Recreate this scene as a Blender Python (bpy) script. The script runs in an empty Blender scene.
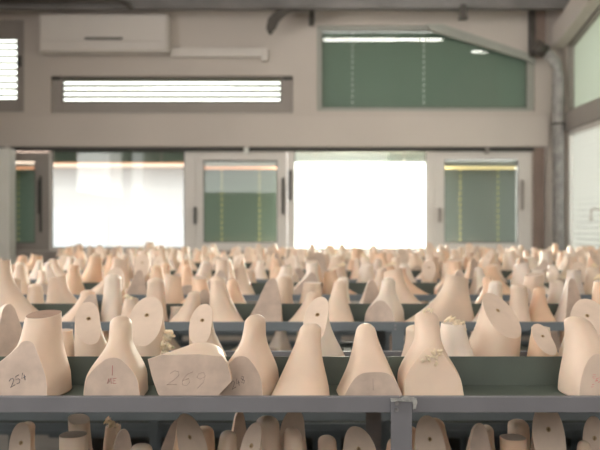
import bpy, bmesh, math, random
from mathutils import Vector, Matrix
from mathutils.bvhtree import BVHTree
R = random.Random(7)
COL = bpy.context.scene.collection
F = 833.33
CZ = 1.5
WY = 8.6                                    # window wall's inner face
def X(px, d=WY): return (px - 300) / F * d
def Z(py, d=WY): return CZ + (225 - py) / F * d

# ------------------------------------------------------------------ materials
def mat(name, col, rough=0.6, metal=0.0, var=0.0, scale=8.0, spec=0.5, sss=0.0, bump=0.0, col2=None):
    m = bpy.data.materials.new(name); m.use_nodes = True
    nt = m.node_tree; b = nt.nodes['Principled BSDF']
    b.inputs['Base Color'].default_value = (*col, 1)
    b.inputs['Roughness'].default_value = rough
    b.inputs['Metallic'].default_value = metal
    b.inputs['Specular IOR Level'].default_value = spec
    if sss:
        b.inputs['Subsurface Weight'].default_value = sss
        b.inputs['Subsurface Radius'].default_value = (1.0, 0.5, 0.3)
        b.inputs['Subsurface Scale'].default_value = 0.012
    if var or bump:
        tc = nt.nodes.new('ShaderNodeTexCoord'); n = nt.nodes.new('ShaderNodeTexNoise')
        n.inputs['Scale'].default_value = scale; n.inputs['Detail'].default_value = 5
        nt.links.new(tc.outputs['Object'], n.inputs['Vector'])
        if var:
            r = nt.nodes.new('ShaderNodeValToRGB')
            c2 = col2 or tuple(c * (1 - var) for c in col)
            r.color_ramp.elements[0].position = 0.35; r.color_ramp.elements[1].position = 0.65
            r.color_ramp.elements[0].color = (*c2, 1); r.color_ramp.elements[1].color = (*col, 1)
            nt.links.new(n.outputs['Fac'], r.inputs['Fac']); nt.links.new(r.outputs['Color'], b.inputs['Base Color'])
        if bump:
            bp = nt.nodes.new('ShaderNodeBump'); bp.inputs['Strength'].default_value = bump
            bp.inputs['Distance'].default_value = 0.002
            nt.links.new(n.outputs['Fac'], bp.inputs['Height']); nt.links.new(bp.outputs['Normal'], b.inputs['Normal'])
    return m

LASTM = {
 'cream': mat('cream_last', (0.78, 0.622, 0.49), 0.5, var=0.13, scale=10, sss=0.25, spec=0.35, bump=0.15),
 'peach': mat('peach_last', (0.82, 0.585, 0.415), 0.5, var=0.14, scale=10, sss=0.3, spec=0.35, bump=0.15),
 'pale':  mat('pale_last',  (0.85, 0.74, 0.635), 0.45, var=0.13, scale=10, sss=0.25, spec=0.4, bump=0.15),
}
CUTM = mat('sawn_face', (0.62, 0.50, 0.415), 0.7, var=0.22, scale=26, spec=0.25, bump=0.3)
CUTP = mat('milled_face', (0.73, 0.595, 0.485), 0.65, var=0.12, scale=22, spec=0.3, bump=0.2)
DARKCUT = mat('brown_sawn_face', (0.36, 0.235, 0.17), 0.8, var=0.25, scale=30)
SOCK = mat('peg_hole_lining', (0.50, 0.36, 0.22), 0.8)
BURR = mat('torn_flash', (0.92, 0.77, 0.56), 0.5, var=0.2, scale=60, bump=0.6, sss=0.3)
PENCIL = mat('pencil_lead', (0.10, 0.10, 0.12), 0.7)
PENCILR = mat('red_pencil', (0.42, 0.10, 0.12), 0.7)
PENCILS = mat('soft_pencil', (0.40, 0.31, 0.27), 0.7)
REDPATCH = mat('red_chalk', (0.62, 0.22, 0.20), 0.8, var=0.3, scale=80, col2=(0.75, 0.5, 0.43))
STEEL = mat('grey_painted_steel', (0.175, 0.178, 0.195), 0.5, var=0.12, scale=9, spec=0.45)
STEELB = mat('blue_grey_painted_steel', (0.165, 0.195, 0.215), 0.5, var=0.12, scale=9)
PAN = mat('green_grey_tray', (0.10, 0.125, 0.105), 0.5, var=0.3, scale=6)
TAPE = mat('worn_silver_tape', (0.42, 0.43, 0.42), 0.45, metal=0.3, var=0.5, scale=90, bump=0.8)
BOLT = mat('zinc_bolt', (0.3, 0.3, 0.3), 0.4, metal=0.8)
WALL = mat('beige_plaster', (0.58, 0.53, 0.485), 0.85, var=0.06, scale=1.2, bump=0.1)
LEDGE = mat('ledge_plaster', (0.61, 0.56, 0.515), 0.85, var=0.06, scale=1.2)
CEIL = mat('ceiling_plaster', (0.50, 0.47, 0.44), 0.9, var=0.06, scale=1)
FLOOR = mat('concrete_floor', (0.24, 0.22, 0.20), 0.7, var=0.2, scale=2)
FRAME = mat('pale_window_frame', (0.76, 0.735, 0.70), 0.5, var=0.04, scale=5)
FRAMEG = mat('greenish_window_frame', (0.36, 0.37, 0.33), 0.5, var=0.05, scale=5)
FRAMED = mat('taupe_window_frame', (0.33, 0.30, 0.275), 0.55, var=0.05, scale=5)
SEAL = mat('dark_gasket', (0.06, 0.06, 0.055), 0.7)
WHITEP = mat('white_plastic', (0.66, 0.62, 0.58), 0.4, var=0.03, scale=3)
PIPE = mat('mottled_pipe', (0.42, 0.41, 0.40), 0.5, var=0.35, scale=14)
PIPED = mat('dark_pipe', (0.085, 0.075, 0.065), 0.6, var=0.3, scale=12)
BEAMM = mat('grey_roof_beam', (0.23, 0.22, 0.215), 0.6, var=0.25, scale=3)
BROWN = mat('brown_trim', (0.27, 0.20, 0.17), 0.7, var=0.15, scale=5)
REDB = mat('red_brown_rail', (0.33, 0.10, 0.07), 0.6, var=0.2, scale=5)
SALM = None
YEL = mat('yellow_leak_dot', (0.80, 0.72, 0.30), 0.5)  # daylight leaking through the cord holes, put into the dot colour
WHT = mat('white_dot_and_latch', (0.80, 0.82, 0.78), 0.5)
ALU = mat('pale_head_rail', (0.55, 0.55, 0.5), 0.4)

def slat_mat(name, col, trans):
    m = bpy.data.materials.new(name); m.use_nodes = True; nt = m.node_tree
    b = nt.nodes['Principled BSDF']; b.inputs['Base Color'].default_value = (*col, 1); b.inputs['Roughness'].default_value = 0.45
    t = nt.nodes.new('ShaderNodeBsdfTranslucent'); t.inputs['Color'].default_value = (*col, 1)
    mx = nt.nodes.new('ShaderNodeMixShader'); mx.inputs[0].default_value = trans
    nt.links.new(b.outputs[0], mx.inputs[1]); nt.links.new(t.outputs[0], mx.inputs[2])
    nt.links.new(mx.outputs[0], nt.nodes['Material Output'].inputs['Surface'])
    return m
GREEN = slat_mat('green_slat', (0.20, 0.262, 0.215), 0.08)  # green lightened and greyed to stand in for haze at the windows
GREYS = slat_mat('grey_slat', (0.30, 0.34, 0.32), 0.09)
WHITES = slat_mat('white_slat', (0.84, 0.84, 0.82), 0.62)
CREAMS = slat_mat('cream_slat', (0.40, 0.36, 0.30), 0.08)
def glass_mat(name, tint=(0.93, 0.96, 0.94)):
    m = bpy.data.materials.new(name); m.use_nodes = True; nt = m.node_tree
    nt.nodes.remove(nt.nodes['Principled BSDF'])
    t = nt.nodes.new('ShaderNodeBsdfTransparent'); t.inputs[0].default_value = (*tint, 1)
    g = nt.nodes.new('ShaderNodeBsdfGlossy'); g.inputs['Roughness'].default_value = 0.02
    f = nt.nodes.new('ShaderNodeFresnel'); f.inputs[0].default_value = 1.45
    mx = nt.nodes.new('ShaderNodeMixShader')
    nt.links.new(f.outputs[0], mx.inputs[0]); nt.links.new(t.outputs[0], mx.inputs[1]); nt.links.new(g.outputs[0], mx.inputs[2])
    nt.links.new(mx.outputs[0], nt.nodes['Material Output'].inputs['Surface'])
    return m
SALM = slat_mat('salmon_daylight_strip', (0.86, 0.60, 0.46), 0.6); LEMON = slat_mat('lemon_daylight_strip', (0.90, 0.82, 0.58), 0.6)  # tinted sheets added to colour the daylight slits above the slats
GLASS = glass_mat('window_glass')
FROST = slat_mat('frosted_pale_green_glass', (0.62, 0.67, 0.60), 0.42)
def emit(name, col, s):
    m = bpy.data.materials.new(name); m.use_nodes = True
    b = m.node_tree.nodes['Principled BSDF']; b.inputs['Base Color'].default_value = (*col, 1)
    b.inputs['Emission Color'].default_value = (*col, 1); b.inputs['Emission Strength'].default_value = s
    return m
TUBE = emit('lit_fluorescent_tube', (1, 0.96, 0.9), 32)

# ------------------------------------------------------------------ mesh helpers
def box(bm, x0, x1, y0, y1, z0, z1, mi=0):
    if x0 > x1: x0, x1 = x1, x0
    if y0 > y1: y0, y1 = y1, y0
    if z0 > z1: z0, z1 = z1, z0
    v = [bm.verts.new(p) for p in ((x0,y0,z0),(x1,y0,z0),(x1,y1,z0),(x0,y1,z0),(x0,y0,z1),(x1,y0,z1),(x1,y1,z1),(x0,y1,z1))]
    for f in ((3,2,1,0),(4,5,6,7),(0,1,5,4),(1,2,6,5),(2,3,7,6),(3,0,4,7)):
        bm.faces.new([v[i] for i in f]).material_index = mi
def prism(bm, pts, y0, y1, axis='y'):
    """polygon pts (a,b) swept along an axis"""
    def P(a, b, c): return (a, c, b) if axis == 'y' else (c, a, b)
    A = [bm.verts.new(P(a, b, y0)) for a, b in pts]; B = [bm.verts.new(P(a, b, y1)) for a, b in pts]
    bm.faces.new(A); bm.faces.new(B[::-1]); n = len(pts)
    for i in range(n): bm.faces.new((A[i], B[i], B[(i+1) % n], A[(i+1) % n]))
    bmesh.ops.recalc_face_normals(bm, faces=bm.faces[:])
def tube(bm, pts, r, n=8, smooth=True):
    pts = [Vector(p) for p in pts]; rings = []
    for i, p in enumerate(pts):
        d = (pts[min(i+1, len(pts)-1)] - pts[max(i-1, 0)]).normalized()
        a = d.cross(Vector((0, 0, 1)))
        if a.length < 0.1: a = d.cross(Vector((0, 1, 0)))
        a.normalize(); b = d.cross(a)
        rr = r[i] if isinstance(r, (list, tuple)) else r
        rings.append([bm.verts.new(p + a*math.cos(2*math.pi*k/n)*rr + b*math.sin(2*math.pi*k/n)*rr) for k in range(n)])
    for i in range(len(rings)-1):
        for k in range(n):
            f = bm.faces.new((rings[i][k], rings[i][(k+1) % n], rings[i+1][(k+1) % n], rings[i+1][k])); f.smooth = smooth
    bm.faces.new(rings[0][::-1]); bm.faces.new(rings[-1])
def link(name, bm, mats, parent=None, bevel=0.0):
    bmesh.ops.recalc_face_normals(bm, faces=bm.faces[:])
    me = bpy.data.meshes.new(name); bm.to_mesh(me); bm.free()
    for m in (mats if isinstance(mats, (list, tuple)) else [mats]): me.materials.append(m)
    o = bpy.data.objects.new(name, me); COL.objects.link(o)
    if parent: o.parent = parent
    if bevel:
        b = o.modifiers.new('soft', 'BEVEL'); b.width = bevel; b.segments = 2; b.limit_method = 'ANGLE'
    return o
def bx(name, m, dims, parent=None, bevel=0.0):
    bm = bmesh.new(); box(bm, *dims); return link(name, bm, m, parent, bevel)
def empty(name, loc=(0, 0, 0), rz=0):
    o = bpy.data.objects.new(name, None); COL.objects.link(o); o.location = loc; o.rotation_euler = (0, 0, rz); o.empty_display_size = 0.1
    return o
def tag(o, label=None, cat=None, group=None, kind=None):
    if label: o['label'] = label
    if cat: o['category'] = cat
    if group: o['group'] = group
    if kind: o['kind'] = kind
    return o
def S(o): o['kind'] = 'structure'; return o

# ------------------------------------------------------------------ shoe lasts
NS = 40
def ring(cx, cy, hw, hd, z, n=2.3, egg=0.0, swing=0.0, L=0.2):
    out = []
    for k in range(NS):
        a = 2*math.pi*k/NS; c, s = math.cos(a), math.sin(a)
        px = math.copysign(abs(c)**(2/n), c); py = math.copysign(abs(s)**(2/n), s)
        y = cy + hd*py
        x = cx + hw*px*(1 - egg*py) + swing*((min(0, y)/L)**2)
        out.append(Vector((x, y, z)))
    return out
def cut(bm, co, no, mi, bevel=0.0011):
    g = bm.verts[:] + bm.edges[:] + bm.faces[:]
    r = bmesh.ops.bisect_plane(bm, geom=g, plane_co=co, plane_no=no, clear_outer=True, dist=1e-5)
    ed = [e for e in r['geom_cut'] if isinstance(e, bmesh.types.BMEdge)]
    if not ed: return None
    nf = bmesh.ops.edgeloop_fill(bm, edges=ed, mat_nr=mi, use_smooth=False)['faces']
    return nf[0] if nf else None
def frame_on(no):
    no = Vector(no).normalized()
    up = Vector((0, 0, 1)) - no * no.z
    if up.length < 0.2: up = Vector((0, 1, 0)) - no * no.y
    up.normalize(); right = up.cross(no).normalized()
    return right, up, no
class Last: pass
def g_bell(t): return (1 - t**1.3)**2
def g_step(a, b):
    def g(t):
        u = min(1, max(0, (t - a)/(b - a))); return 1 - u*u*(3 - 2*u)
    return g
def make_last(L=.17, W=.10, H=.13, nw=.045, nl=.06, ny=.035, p=1.8, q=1.7, n=2.3, egg=.16, swing=0.0, lean=0.0,
              top='dome', face=None, holecut=None, facets=(), seed=0, back=0.02, facemat=1, bend=0.0, topmat=1, burr=None, g=None, sideflare=0.0, nlow=None, topcut=None):
    """toe points to -Y, sole on z=0"""
    rr = random.Random(seed); bm = bmesh.new(); rings = []
    ts = [0, .02, .05, .10, .16, .22, .29, .36, .43, .5, .57, .64, .71, .78, .85, .90]
    ts += [.94, .97, .99, 1.0] if top == 'dome' else [.95, 1.0]
    for t in ts:
        yf = ny - nl/2 - (L/2 + ny - nl/2) * (1 - t)**p
        yb = ny + nl/2 + back * (1 - t)**1.2 * math.cos(t*2)
        gg = g(t) if g else (1 - t)**q
        hw = nw/2 + (W - nw)/2 * gg
        if t == 0: yf += .004; yb -= .004; hw *= .95
        if t > .9 and top == 'dome':
            k = (t - .9)/.1; s = math.sqrt(max(0, 1 - k*k*.93)); c = (yf + yb)/2; hd = (yb - yf)/2*s; hw *= s
        else: c = (yf + yb)/2; hd = (yb - yf)/2
        wob = .0012*math.sin(7*t + seed)
        rings.append(ring(lean*t + bend*math.sin(math.pi*t) + wob + sideflare*gg, c, hw, hd, t*H, (nlow*(1-t) + n*t) if nlow else n, egg*(1-t)**.6, swing*(1-t), L))
    vs = [[bm.verts.new(v) for v in rg] for rg in rings]
    for i in range(len(vs)-1):
        for k in range(NS):
            bm.faces.new((vs[i][k], vs[i][(k+1) % NS], vs[i+1][(k+1) % NS], vs[i+1][k])).smooth = True
    bm.faces.new(vs[0][::-1]); f = bm.faces.new(vs[-1]); f.material_index = topmat if top == 'flat' else 0
    f.smooth = top == 'dome'
    info = {}
    for co, no in facets: cut(bm, Vector(co), Vector(no), 0)
    if topcut: cut(bm, Vector(topcut[0]), Vector(topcut[1]).normalized(), topmat)
    if face:
        f = cut(bm, Vector(face[0]), Vector(face[1]).normalized(), facemat)
        if f: info['face'] = (f.calc_center_median().copy(), Vector(face[1]).normalized())
    hole = None
    if holecut:
        no = Vector(holecut[1]).normalized(); f = cut(bm, Vector(holecut[0]), no, topmat)
        if f:
            c = f.calc_center_median().copy(); r_, u_, _ = frame_on(no)
            loop = f.edges[:]; bmesh.ops.delete(bm, geom=[f], context='FACES_ONLY')
            hc = c + u_*holecut[2]; hr = .0046
            C0 = [bm.verts.new(hc + r_*hr*math.cos(2*math.pi*k/16) + u_*hr*math.sin(2*math.pi*k/16)) for k in range(16)]
            C1 = [bm.verts.new(v.co - no*.016) for v in C0]
            e0 = [bm.edges.new((C0[k], C0[(k+1) % 16])) for k in range(16)]
            nf = [x for x in bmesh.ops.triangle_fill(bm, use_beauty=True, use_dissolve=False, edges=loop + e0)['geom'] if isinstance(x, bmesh.types.BMFace)]
            for x in nf: x.material_index = topmat; x.smooth = False
            for k in range(16): bm.faces.new((C0[k], C1[k], C1[(k+1) % 16], C0[(k+1) % 16])).material_index = 3
            bm.faces.new(C1).material_index = 3
            hole = (hc, no, r_, u_, hr)
    bmesh.ops.recalc_face_normals(bm, faces=bm.faces[:])
    for e in bm.edges:
        if len(e.link_faces) == 2:
            a, b = e.link_faces
            if a.smooth != b.smooth or e.calc_face_angle(0) > .6: e.smooth = False
    me = bpy.data.meshes.new('shoe_last'); bm.to_mesh(me); bm.free()
    d = Last(); d.me = me; d.parts = []; d.info = info
    if hole:                                  # the thimble lining of the peg hole
        hc, no, r_, u_, hr = hole; b2 = bmesh.new(); N = 16; RR = []
        for rad, h in ((hr*.72, -.013), (hr*.72, .0006), (hr*1.12, .0006), (hr*1.12, -.0004)):
            RR.append([b2.verts.new(hc + no*h + r_*rad*math.cos(2*math.pi*k/N) + u_*rad*math.sin(2*math.pi*k/N)) for k in range(N)])
        for i in range(3):
            for k in range(N): b2.faces.new((RR[i][k], RR[i][(k+1) % N], RR[i+1][(k+1) % N], RR[i+1][k]))
        m2 = bpy.data.meshes.new('peg_socket'); b2.to_mesh(m2); b2.free(); m2.materials.append(SOCK)
        d.parts.append(('peg_socket', m2))
    if burr:
        b2 = bmesh.new()
        for (cx, cy, cz, s, cnt) in burr:
            for j in range(cnt):
                cc = Vector((cx + rr.uniform(-1, 1)*s*1.3, cy + rr.uniform(-.4, .4)*s, cz + rr.uniform(-1, 1)*s))
                mtx = Matrix.Translation(cc) @ Matrix.Rotation(rr.uniform(0, 3), 4, 'Y') @ Matrix.Rotation(rr.uniform(-.6, .6), 4, 'X') @ Matrix.Diagonal((rr.uniform(.5, 1.4), rr.uniform(.25, .6), rr.uniform(.3, .7), 1))
                r0 = bmesh.ops.create_icosphere(b2, subdivisions=2, radius=s*.6, matrix=mtx)
                for v in r0['verts']: v.co += (v.co - cc)*rr.uniform(-.35, .35)
        m2 = bpy.data.meshes.new('torn_flash'); b2.to_mesh(m2); b2.free(); m2.materials.append(BURR)
        d.parts.append(('torn_flash', m2))
    d.box = [min(v.co.x for v in me.vertices), max(v.co.x for v in me.vertices), min(v.co.y for v in me.vertices), max(v.co.y for v in me.vertices), max(v.co.z for v in me.vertices)]
    return d

GLY = {'2': [[(0,.8),(.25,1),(.55,.95),(.65,.7),(.4,.35),(0,0),(.7,.05)]], '6': [[(.6,1),(.25,.8),(.05,.35),(.15,.05),(.45,0),(.6,.25),(.45,.5),(.1,.35)]],
       '9': [[(.6,.75),(.4,1),(.1,.9),(.05,.6),(.3,.5),(.6,.7),(.6,.3),(.3,-.15)]], '5': [[(.6,1),(.15,1),(.08,.55),(.4,.6),(.6,.35),(.45,.03),(.05,.05)]],
       '4': [[(.3,1),(.02,.4),(.6,.4)],[(.45,.7),(.42,0)]], '7': [[(.0,.95),(.6,1),(.25,0)],[(.12,.5),(.5,.5)]], '1': [[(.15,.75),(.35,1),(.3,0)]],
       '8': [[(.35,.5),(.1,.75),(.35,1),(.6,.75),(.35,.5),(.05,.25),(.35,0),(.62,.25),(.35,.5)]], '3': [[(.05,.95),(.5,.95),(.25,.6),(.6,.35),(.4,0),(.02,.1)]],
       'M': [[(0,0),(.1,.9),(.3,.3),(.5,.95),(.6,0)]], 'E': [[(.6,.95),(.05,.9),(.05,.05),(.6,.05)],[(.05,.5),(.45,.5)]], '|': [[(.3,0),(.3,1)]]}
def writing(parent, text, co, no, size, slant=0.0, rot=0.0, r=.0005, m=PENCIL, off=(0, 0), name='pencil_marking', adv=.85):
    right, up, no = frame_on(no); bm = bmesh.new(); co = Vector(co) + right*off[0] + up*off[1]
    n = len(text)
    for i, ch in enumerate(text):
        for st in GLY[ch]:
            pts = []
            for (a, b) in st:
                u = ((a - .3) + (i - (n-1)/2)*adv)*size + slant*b*size; v = (b - .5)*size
                u, v = u*math.cos(rot) - v*math.sin(rot), u*math.sin(rot) + v*math.cos(rot)
                pts.append(co + right*u + up*v + no*.0001)
            tube(bm, pts, r, 6)
    return link(name, bm, m, parent)

# one mesh per kind of last
K = {}
K['smooth'] = make_last(L=.165, W=.100, H=.126, nw=.038, nl=.052, ny=.04, p=2.0, g=g_bell, swing=-.03, lean=.008, sideflare=-.006, seed=1)
K['smooth_right'] = make_last(L=.165, W=.096, H=.134, nw=.042, nl=.055, ny=.04, p=1.9, g=g_bell, swing=.03, lean=-.008, sideflare=.012, seed=2)
K['blunt'] = make_last(L=.18, W=.102, H=.138, nw=.038, nl=.055, ny=.045, p=1.15, g=g_step(.22, .74), n=2.1, nlow=3.2, egg=-.02, face=((0, -.038, 0), (0, -1, .14)), seed=3)
K['blunt_tall'] = make_last(L=.18, W=.126, H=.156, nw=.052, nl=.060, ny=.05, topcut=((0, .05, .140), (0, -.12, 1)), p=1.1, g=g_step(.16, .62), n=2.2, nlow=3.0, egg=-.02, top='flat', topmat=2, sideflare=-.017, face=((0, -.032, 0), (0, -1, .16)), seed=4)
K['facet'] = make_last(L=.18, W=.106, H=.126, nw=.030, nl=.046, ny=.035, p=1.7, g=lambda t: (1 - t)**1.35, n=2.2, nlow=5.0, egg=.0, face=((0, -.037, 0), (0, -1, .10)),
                       facets=[((.040, -.037, .024), (1, -.9, .62)), ((-.040, -.037, .024), (-1, -.9, .62)), ((0, -.037, .044), (0, -1.5, 1))], seed=5)
HB = dict(n=2.15, egg=.0, top='flat', topmat=2)
K['hole_big'] = make_last(L=.09, W=.116, H=.20, nw=.074, nl=.100, ny=.0, p=1.0, g=g_step(-.1, .75), back=.05, sideflare=-.020,
                          holecut=((0, .0, .105), (.30, -1.0, 1.15), .012), seed=6, **HB)
K['hole'] = make_last(L=.085, W=.080, H=.21, nw=.064, nl=.082, ny=.0, p=1.0, g=g_step(0, .8), back=.05,
                      holecut=((0, .0, .108), (0, -1.0, .88), .013), seed=7, **HB)
K['hole_left'] = make_last(L=.085, W=.092, H=.20, nw=.050, nl=.068, ny=.0, p=1.0, g=g_step(-.1, .6), back=.05, sideflare=.020,
                      holecut=((0, .0, .112), (-.15, -1.0, .85), .009), seed=8, **HB)
K['stub'] = make_last(L=.13, W=.072, H=.125, nw=.050, nl=.058, ny=.0, p=1.5, g=g_bell, n=2.4, egg=.0, top='dome', back=.03, seed=9)
K['cut_stub'] = make_last(L=.13, W=.08, H=.125, nw=.058, nl=.065, ny=.0, p=1.5, g=g_bell, n=2.4, egg=.0, top='flat', back=.02, seed=10)
K['wedge'] = make_last(L=.16, W=.108, H=.130, nw=.024, nl=.06, ny=.03, p=1.1, q=1.0, n=2.1, egg=.05, face=((0, -.030, 0), (.35, -1, .42)), seed=11, lean=.018)
K['rough'] = make_last(L=.14, W=.085, H=.118, nw=.048, nl=.06, ny=.01, p=1.5, q=1.2, n=2.3, egg=.0, top='flat', back=.02, seed=12,
                       burr=[(0, -.01, .120, .016, 9)])
K['boot'] = make_last(L=.21, W=.088, H=.142, nw=.046, nl=.060, ny=.065, p=2.3, g=g_bell, swing=.02, seed=13, holecut=((0, .06, .134), (0, .25, 1), 0), top='flat', topmat=2)
K['long'] = make_last(L=.20, W=.090, H=.132, nw=.038, nl=.05, ny=.055, p=2.1, g=g_bell, swing=-.03, seed=14)
WORDS = {'smooth': 'smooth-toed', 'smooth_right': 'round-toed', 'blunt': 'blunt flat-faced', 'blunt_tall': 'thick-necked flat-faced', 'facet': 'facet-toed',
         'hole_big': 'broad holed', 'hole': 'holed', 'hole_left': 'leaning holed', 'stub': 'round-topped stubby', 'cut_stub': 'flat-topped stubby',
         'wedge': 'pointed wedge-faced', 'rough': 'torn-topped', 'boot': 'boot-shaped', 'long': 'long-toed'}
for k, d in K.items():
    for m in (LASTM['cream'], CUTM, CUTP, SOCK): d.me.materials.append(m)
ALL = []
SHELF = {}                                   # what already stands on each shelf, for touching tests
GEO = {}
def geo(kind):
    if kind not in GEO:
        me = K[kind].me; GEO[kind] = ([v.co.copy() for v in me.vertices], [tuple(p.vertices) for p in me.polygons])
    return GEO[kind]
def solid(kind, x, y, z, rz, sc, tilt=(0, 0)):
    vs, ps = geo(kind)
    M = Matrix.Translation((x, y, z)) @ Matrix.Rotation(rz, 4, 'Z') @ Matrix.Rotation(tilt[1], 4, 'Y') @ Matrix.Rotation(tilt[0], 4, 'X') @ Matrix.Diagonal((*sc, 1))
    w = [M @ v for v in vs]
    return BVHTree.FromPolygons(w, ps), min(v.x for v in w), max(v.x for v in w), min(v.y for v in w), max(v.y for v in w)
def hits(key, t):
    return any(t[1] < o[2] and o[1] < t[2] and t[3] < o[4] and o[3] < t[4] and t[0].overlap(o[0]) for o in SHELF.get(key, ()))
def settle(key, lim, kind, x, y, z, rz, sc, tilt=(0, 0), reach=12, last=True):
    """nearest free spot to (x, y) on that shelf, inside the tray's depth"""
    _, a, b, c, d = solid(kind, x, y, z, rz, sc, tilt)
    if d - c > lim[1] - lim[0]: y += (lim[0] + lim[1])/2 - (c + d)/2
    elif c < lim[0]: y += lim[0] - c
    elif d > lim[1]: y += lim[1] - d
    lo, hi = y - max(0, (c if c > lim[0] else lim[0]) - lim[0]), y + max(0, lim[1] - max(lim[0], min(d, lim[1])))
    best = None
    for dx, dy in sorted(((i*.004, j*.008) for i in range(-reach, reach+1) for j in range(-8, 9)), key=lambda q: q[0]**2 + (q[1]*.35)**2):
        yy = y + dy
        if not (lo - 1e-4 <= yy <= hi + 1e-4): continue
        t = solid(kind, x + dx, yy, z, rz, sc, tilt)
        if not hits(key, t): best = (x + dx, yy, t); break
    if best is None and not last: return None
    if best is None: best = (x, y, solid(kind, x, y, z, rz, sc, tilt)); print('TIGHT', key, kind, round(300 + x/y*F))
    SHELF.setdefault(key, []).append(best[2])
    return best[0], best[1]
def put(kind, x, y, z, rz=0, s=1.0, tone='cream', label=None, group=None, sx=1.0, sz=1.0, tilt=(0, 0), cutmat=None, parts=True, name='shoe_last', where=None):
    d = K[kind]
    if where:
        for trim in (1, .9, .8, .7):          # a smaller size where the shelf is too crowded
            got = settle(where[0], where[1], kind, x, y, z, rz, (s*sx*trim, s*trim, s*sz), tilt, last=trim == .7)
            if got: break
        x, y = got; s *= trim; sz /= trim
    o = bpy.data.objects.new(name, d.me); COL.objects.link(o)
    o.location = (x, y, z); o.rotation_euler = (tilt[0], tilt[1], rz); o.scale = (s*sx, s, s*sz)
    o.material_slots[0].link = 'OBJECT'; o.material_slots[0].material = LASTM[tone]
    if cutmat:
        for i in (1, 2): o.material_slots[i].link = 'OBJECT'; o.material_slots[i].material = cutmat
    tag(o, label, 'shoe last', group)
    if parts:
        for pn, pm in d.parts:
            c = bpy.data.objects.new(pn, pm); COL.objects.link(c); c.parent = o
    o['_k'] = kind
    if where:
        bv = o.modifiers.new('worn_edge', 'BEVEL'); bv.width = .0016; bv.segments = 2; bv.limit_method = 'ANGLE'; bv.angle_limit = .75; bv.material = 0; bv.harden_normals = False
    ALL.append(o)
    return o

LIP, PANZ = 1.213, 1.195
GAP = .265
RY = [1.39, 2.46, 3.43, 4.40, 5.37, 6.34]

# ---- the eight lasts along the front of the nearest rack
G1 = 'shoe lasts along the front edge of the nearest rack'
def XX(px, d): return (px - 300)/F*d
y1 = RY[0] + .095
WA = ('front', (RY[0] + .0150, RY[0] + .1980)); WB = ('rear', (RY[0] + .2030, RY[0] + .4990)); WC = ('second', (RY[1] + .0150, RY[1] + .1980)); WL = ('low', (RY[0] + .2030, RY[0] + .4990))
a = put('blunt_tall', XX(33, 1.49), y1, PANZ, -.20, 1.02, 'cream', 'flat-faced shoe last with a thick neck, dark pencilled number and brown sawn top', G1, where=WA, sx=1.08)
a.material_slots[2].link = 'OBJECT'; a.material_slots[2].material = DARKCUT
bxd = K['blunt_tall']
writing(a, '254', bxd.info['face'][0] + Vector((0, 0, 0)), bxd.info['face'][1], .013, slant=.2, rot=.5, off=(-.002, -.020), r=.0007)
a = put('blunt', XX(113, 1.46), y1, PANZ, .02, 1.0, 'cream', 'flat-faced shoe last with a slim neck and red pencilled line and letters', G1, where=WA, cutmat=None)
f = K['blunt'].info['face']
writing(a, '|', f[0], f[1], .017, m=PENCILR, r=.0005, off=(0, .012)); writing(a, 'ME', f[0], f[1], .010, m=PENCILR, r=.0005, off=(0, -.006), name='red_pencil_marking')
# the one lying with its sawn sole to the front, 269
PL = [(-.072, .078), (-.048, .086), (.012, .087), (.052, .083), (.062, .070), (.069, .042), (.030, .0), (-.042, .0), (-.056, .022), (-.066, .052)]
bm = bmesh.new(); rgs = []
def dens(P, n=6):
    out = []
    for i in range(len(P)):
        a0, b0 = P[i], P[(i+1) % len(P)]
        for j in range(n): out.append((a0[0] + (b0[0]-a0[0])*j/n, a0[1] + (b0[1]-a0[1])*j/n))
    return out
DP = dens(PL)
for (yy, sc, rnd, dx, dz) in ((0, 1, 0, 0, 0), (.0015, 1.012, 0, 0, 0), (.02, 1.0, .15, .001, .001), (.035, .92, .5, .002, .008), (.06, .80, .8, .006, .016), (.085, .64, .9, .010, .024), (.105, .42, 1, .012, .028), (.112, .2, 1, .012, .030)):
    rg = []
    for (u, v) in DP:
        u0, v0_ = u, v - .044; an = math.atan2(v0_/.044, u0/.068); eu, ev = .062*math.cos(an), .042*math.sin(an)
        uu = (u0*(1-rnd) + eu*rnd)*sc + dx; vv = (v0_*(1-rnd) + ev*rnd)*sc + .044 + dz
        rg.append(bm.verts.new((uu, yy, max(0, vv))))
    rgs.append(rg)
for i in range(len(rgs)-1):
    for k in range(len(DP)): bm.faces.new((rgs[i][k], rgs[i][(k+1) % len(DP)], rgs[i+1][(k+1) % len(DP)], rgs[i+1][k])).smooth = i > 0
bm.faces.new(rgs[0]).material_index = 1; bm.faces.new(rgs[-1][::-1])
a = link('shoe_last', bm, [LASTM['cream'], CUTM]); a.location = (XX(191, 1.41), RY[0] + .0165, PANZ)
WV = [v.co + a.location for v in a.data.vertices]; SHELF.setdefault('front', []).append((BVHTree.FromPolygons(WV, [tuple(p.vertices) for p in a.data.polygons]), min(v.x for v in WV), max(v.x for v in WV), min(v.y for v in WV), max(v.y for v in WV)))
tag(a, 'shoe last lying down with its flat sole forward, pencilled 269 on it', 'shoe last', G1)
writing(a, '269', (0, 0, .046), (0, -1, 0), .024, slant=.25, rot=-.05, m=PENCILS, r=.0005, off=(-.010, .0), adv=.95)
a = put('blunt', XX(247, 1.49), y1 + .012, PANZ, -.30, .98, 'cream', 'shoe last with black number on its face, right of the lying one', G1, where=WA, sx=.9, sz=1.03)
writing(a, '248', f[0], f[1], .013, slant=.1, rot=.45, m=PENCIL, r=.0005, off=(-.006, -.012))
a = put('smooth', XX(297, 1.47), y1 - .008, PANZ, -.10, 1.0, 'cream', 'smooth unmarked shoe last with a rounded toe, its neck bending up from the left', G1, where=WA, sx=1.02)
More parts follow.
